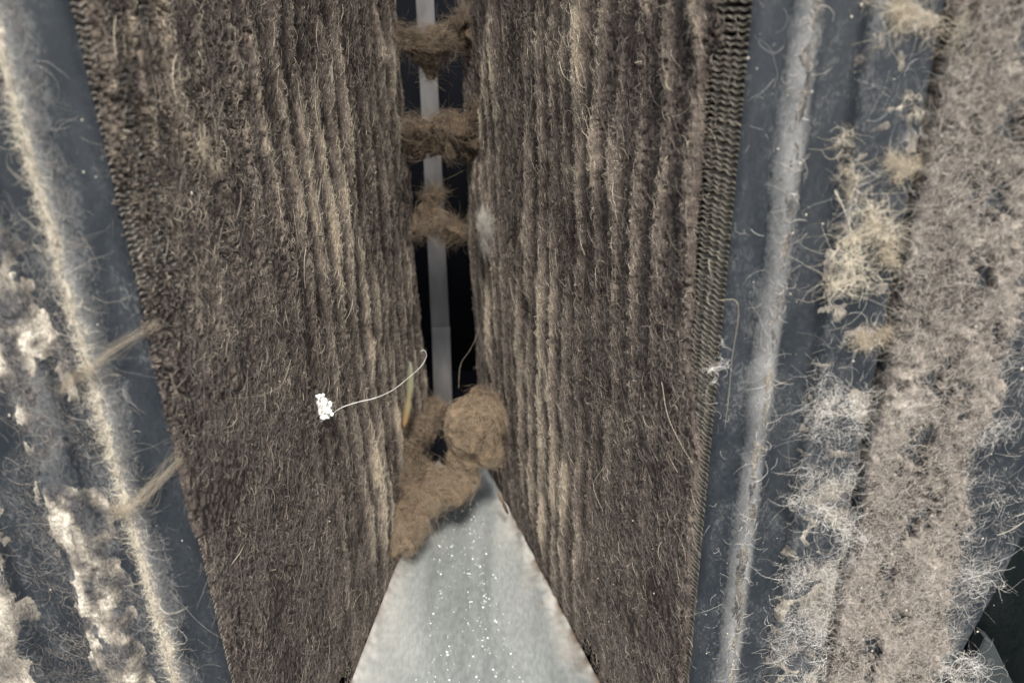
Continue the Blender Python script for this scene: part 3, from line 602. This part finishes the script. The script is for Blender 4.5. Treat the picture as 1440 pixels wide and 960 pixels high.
def path_hair(name, P, nf, spread, rad, tone, m, label, cat, group=None, K=None, seed=0):
    P = np.array(P, float); seg = np.linspace(0, len(P) - 1, 26); i0 = np.minimum(seg.astype(int), len(P) - 2); fr = (seg - i0)[:, None]
    def cr(i): return P[np.clip(i, 0, len(P) - 1)]
    p0, p1, p2, p3 = cr(i0 - 1), cr(i0), cr(i0 + 1), cr(i0 + 2)
    C = 0.5 * (2 * p1 + (p2 - p0) * fr + (2 * p0 - 5 * p1 + 4 * p2 - p3) * fr ** 2 + (3 * p1 - p0 - 3 * p2 + p3) * fr ** 3)
    root = empty(name, tuple(float(v) for v in P[0])); tag(root, label, cat, group)
    pts = np.repeat(C[None], nf, 0); u_ = np.linspace(0, 1, 26)
    for ax in range(3):
        a = RNG.normal(0, spread, (nf, 1)); b_ = RNG.normal(0, spread, (nf, 1)); ph = RNG.uniform(0, 6.28, (nf, 1))
        pts[..., ax] += a * np.sin(u_ * RNG.uniform(3, 16, (nf, 1)) + ph) + b_ * 0.5
    hair('strands', pts, RNG.uniform(0.7, 1.3, nf) * rad, np.clip(RNG.normal(tone, 0.15, nf), 0, 1), m, root); return root
def off3(O, u, n, sz, d): return P3(O, u, n, np.array([sz[0]]), np.array([sz[1]]), np.array([d]))[0]
# two brown strands that cross from the left sheet to the coil
path_hair('lint_strand', [fl3(92, 545, .004), fl3(118, 522, .006), fl3(150, 500, .009), fl3(180, 478, .006), off3(A, uL, nL, on_left(208, 455), 0.004)], 42, 0.0017, 0.000035, 0.15, M['straw'],
          'upper brown strand of lint crossing from the cream ridge to the left coil', 'lint strand', 'lint strands crossing the left sheet')
path_hair('lint_strand', [fl3(165, 705, .003), fl3(185, 700, .006), fl3(205, 690, .008), fl3(225, 668, .006), off3(A, uL, nL, on_left(243, 640), 0.004)], 60, 0.0022, 0.000035, 0.28, M['straw'],
          'lower frayed strand of lint crossing from the cream ridge to the left coil', 'lint strand', 'lint strands crossing the left sheet')
# white seed fluff with its long stalk
YS = 0.43
W = lambda px, py, dy=0: at_dist(px, py, YS + dy)
seed = path_hair('seed_fluff', [W(415, 640), W(430, 616), W(444, 598), W(462, 586), W(478, 574), W(500, 566), W(528, 559), W(552, 548), W(573, 532), W(592, 515), W(600, 500), W(596, 492), W(591, 494)], 3, 0.0001, 0.00014, 0.75, M['whitefibre'],
          'bright white seed fluff on a long curling pale stalk, hanging before the left coil', 'seed fluff')
bm = bmesh.new()
for k in range(60):
    t_ = random.uniform(-1, 1); a = W(455 + t_ * 5 + random.gauss(0, 5), 572 + t_ * 11 + random.gauss(0, 5), random.gauss(0, .0008)); r_ = random.uniform(0.0006, 0.0014)
    bmesh.ops.create_icosphere(bm, subdivisions=3, radius=1, matrix=Matrix.Translation(Vector(a)) @ Matrix.Diagonal((r_ * random.uniform(.6, 1.3), r_ * .8, r_ * random.uniform(.7, 1.6), 1)))
for v in bm.verts:
    q = v.co * 900; v.co += v.normal * 0.0014 * float(fbm(np.array([q.x]), np.array([q.y]), np.array([q.z]), 5, 3)[0])
for f_ in bm.faces: f_.smooth = True
me = bpy.data.meshes.new('fluff_head'); bm.to_mesh(me); bm.free(); link('fluff_head', me, M['fluff'], seed)
nf = 420; c0 = W(455, 573); dd = RNG.normal(0, 1, (nf, 3)); dd /= np.linalg.norm(dd, axis=1, keepdims=True); pts = c0 + dd[:, None] * (np.linspace(0, 1, 5)[None, :, None] * RNG.uniform(0.003, 0.0085, (nf, 1, 1))) * [1, .6, 1] + np.cumsum(RNG.normal(0, 0.0003, (nf, 5, 3)), 1)
hair('fluff_hairs', pts, np.full(nf, 0.00005), RNG.uniform(0.4, 1, nf), M['whitefibre'], seed)
# long loose hairs
LH = 'long loose hairs'
for P, lab in [
    ([fr3(1010, 420, .002), fr3(1030, 418, .004), fr3(1035, 440, .004), fr3(1028, 500, .002), fr3(1022, 560, .002), fr3(1018, 600, .001)], 'long pale hair standing off the thin inner edge of the right sheet'),
    ([fr3(1163, 262, .008), fr3(1172, 290, .010), fr3(1184, 322, .004)], 'stiff white hair rising above the largest straw tuft'),
    ([fr3(1385, 735, .003), fr3(1410, 715, .006), fr3(1445, 690, .004)], 'straight pale hair crossing the sheet near its slanted outer edge'),
    ([fr3(1398, 715, .003), fr3(1400, 700, .008), fr3(1415, 690, .009), fr3(1445, 672, .004)], 'curved pale hair arching above the straight one near the slanted edge'),
    ([off3(A, uR, nR, on_right(860, 655), .006), off3(A, uR, nR, on_right(852, 680), .009), off3(A, uR, nR, on_right(860, 716), .006)], 'short white hair on the lower middle of the right coil'),
    ([off3(A, uR, nR, on_right(945, 535), .006), off3(A, uR, nR, on_right(965, 590), .009), off3(A, uR, nR, on_right(990, 650), .006)], 'long straight hair slanting down the outer part of the right coil'),
    ([at_dist(645, 545, .70), at_dist(648, 512, .70), at_dist(665, 485, .70), at_dist(677, 450, .70)], 'brown hair curving up in the dark gap above the round ball'),
    ([off3(A, uL, nL, on_left(395, 505), .006), off3(A, uL, nL, on_left(372, 540), .010), off3(A, uL, nL, on_left(345, 555), .008), off3(A, uL, nL, on_left(300, 560), .006)], 'dark curling hair on the left coil, left of the white seed fluff')]:
    path_hair('loose_hair', P, 1 if 'brown' not in lab else 3, 0.0001, 0.00011 if 'stiff' not in lab else 0.0002, 0.35 if ('brown' in lab or 'dark' in lab) else 0.8, M['straw'], lab, 'hair', LH)
# dry leaf sliver
def leaf(p_tip, p_base, wdt, label, bend=0.002, name='dry_leaf'):
    K = 12; p0, p1 = np.array(p_base), np.array(p_tip); ax = (p1 - p0); side = np.array([1.0, -0.25, 0.1]); V, T = [], []
    for k in range(K):
        t = k / (K - 1); w_ = wdt * math.sin(math.pi * (0.06 + 0.90 * t)) ** 0.9 * (1 + 0.30 * math.sin(8 * t + 1) + 0.15 * math.sin(23 * t)); c = p0 + ax * t + np.array([bend * math.sin(3.1 * t), -bend * math.sin(3 * t), 0])
        for q in (-0.5, 0, 0.5): V.append(c + side * w_ * q + np.array([0, -0.0012 * (1 - abs(q) * 2), 0])); T.append(t)
    F = [(3 * k + j, 3 * k + j + 1, 3 * k + j + 4, 3 * k + j + 3) for k in range(K - 1) for j in (0, 1)]
    o = link(name, mesh_np(name, V, F, T), M['leaf']); s_ = o.modifiers.new('solid', 'SOLIDIFY'); s_.thickness = 0.0004
    tag(o, label, 'leaf'); return o
leaf(at_dist(577, 508, .585), at_dist(567, 602, .575), 0.0085, 'yellowish dry leaf sliver with orange tip, upright beside the strip on the left coil')
leaf(at_dist(732, 560, .60), at_dist(731, 584, .60), 0.0028, 'tiny yellow leaf scrap on the right coil level with the round ball', 0.0005, 'leaf_scrap')
leaf(at_dist(933, 742, .45), at_dist(937, 757, .45), 0.0022, 'tiny yellow green leaf scrap low on the right coil', 0.0005, 'leaf_scrap')
leaf(at_dist(700, 690, .60), at_dist(714, 722, .59), 0.0045, 'dark brown twig scrap lying on the upper right edge of the plate', 0.0005, 'leaf_scrap').data.materials[0] = M['balllint']
# pale woolly spot on the right coil
s_, z_ = on_right(700, 315); tuft('lint_tuft', off3(A, uR, nR, (s_ + 0.006, z_), .012), (nR[0], nR[1], 0), 0.016, 1500, M['pale'], 'soft pale round tuft on the right coil beside the lowest strip tuft', 'lint tuft', None, 0.42)
s_, z_ = on_left(268, 212); tuft('lint_tuft', off3(A, uL, nL, (s_, z_), .007), (nL[0], nL[1], 0), 0.009, 260, M['straw'], 'pale golden tuft high on the left coil near its outer edge', 'lint tuft', None, 0.45)
# crumbs: pale specks all over
bv, bf, off = [], [], 0
def crumbs(N, O, u, n, s0, s1, z0, z1, dfun, r0, r1):
    global off
    for k in range(N):
        s = random.uniform(s0, s1); z = random.uniform(z0, z1); r = random.uniform(r0, r1); c = off3(O, u, n, (s, z), float(dfun(np.array([s]), np.array([z]))[0]) + r * 0.6)
        q = bV * (1 + 0.3 * RNG.normal(0, 1, (len(bV), 1)) * 0.6) * r * [random.uniform(.6, 1.3), .8, random.uniform(.6, 1.8)]; bv.append(q + c); bf.append(bF + off); off += len(bV)
crumbs(40, A, uL, nL, 0.2, 0.57, 0.05, 0.5, lambda s, z: hL(s, z), 0.0002, 0.00055)
crumbs(70, A, uR, nR, 0.2, 0.56, 0.05, 0.5, lambda s, z: hR(s, z), 0.0002, 0.00055)
crumbs(70, ER, XP, YM, 0.0, 0.075, 0.08, 0.5, lambda s, z: fprofR(s), 0.00012, 0.0004)
crumbs(40, EL, XM, YM, 0.0, 0.12, 0.08, 0.5, lambda s, z: fprofL(s), 0.00012, 0.0004)
crumbs(60, ER, XP, YM, 0.070, 0.15, 0.08, 0.5, lambda s, z: fprofR(s) + 0.005, 0.0002, 0.0005)
o = link('dust_specks', mesh_np('dust_specks', np.concatenate(bv), np.concatenate(bf)), M['speck']); tag(o, 'tiny pale specks of debris caught on lint and painted sheets', 'dust', kind='stuff')
print('tris', sum(len(o.data.polygons) * 2 for o in SC.objects if o.type == 'MESH' and 'fin' not in o.name))
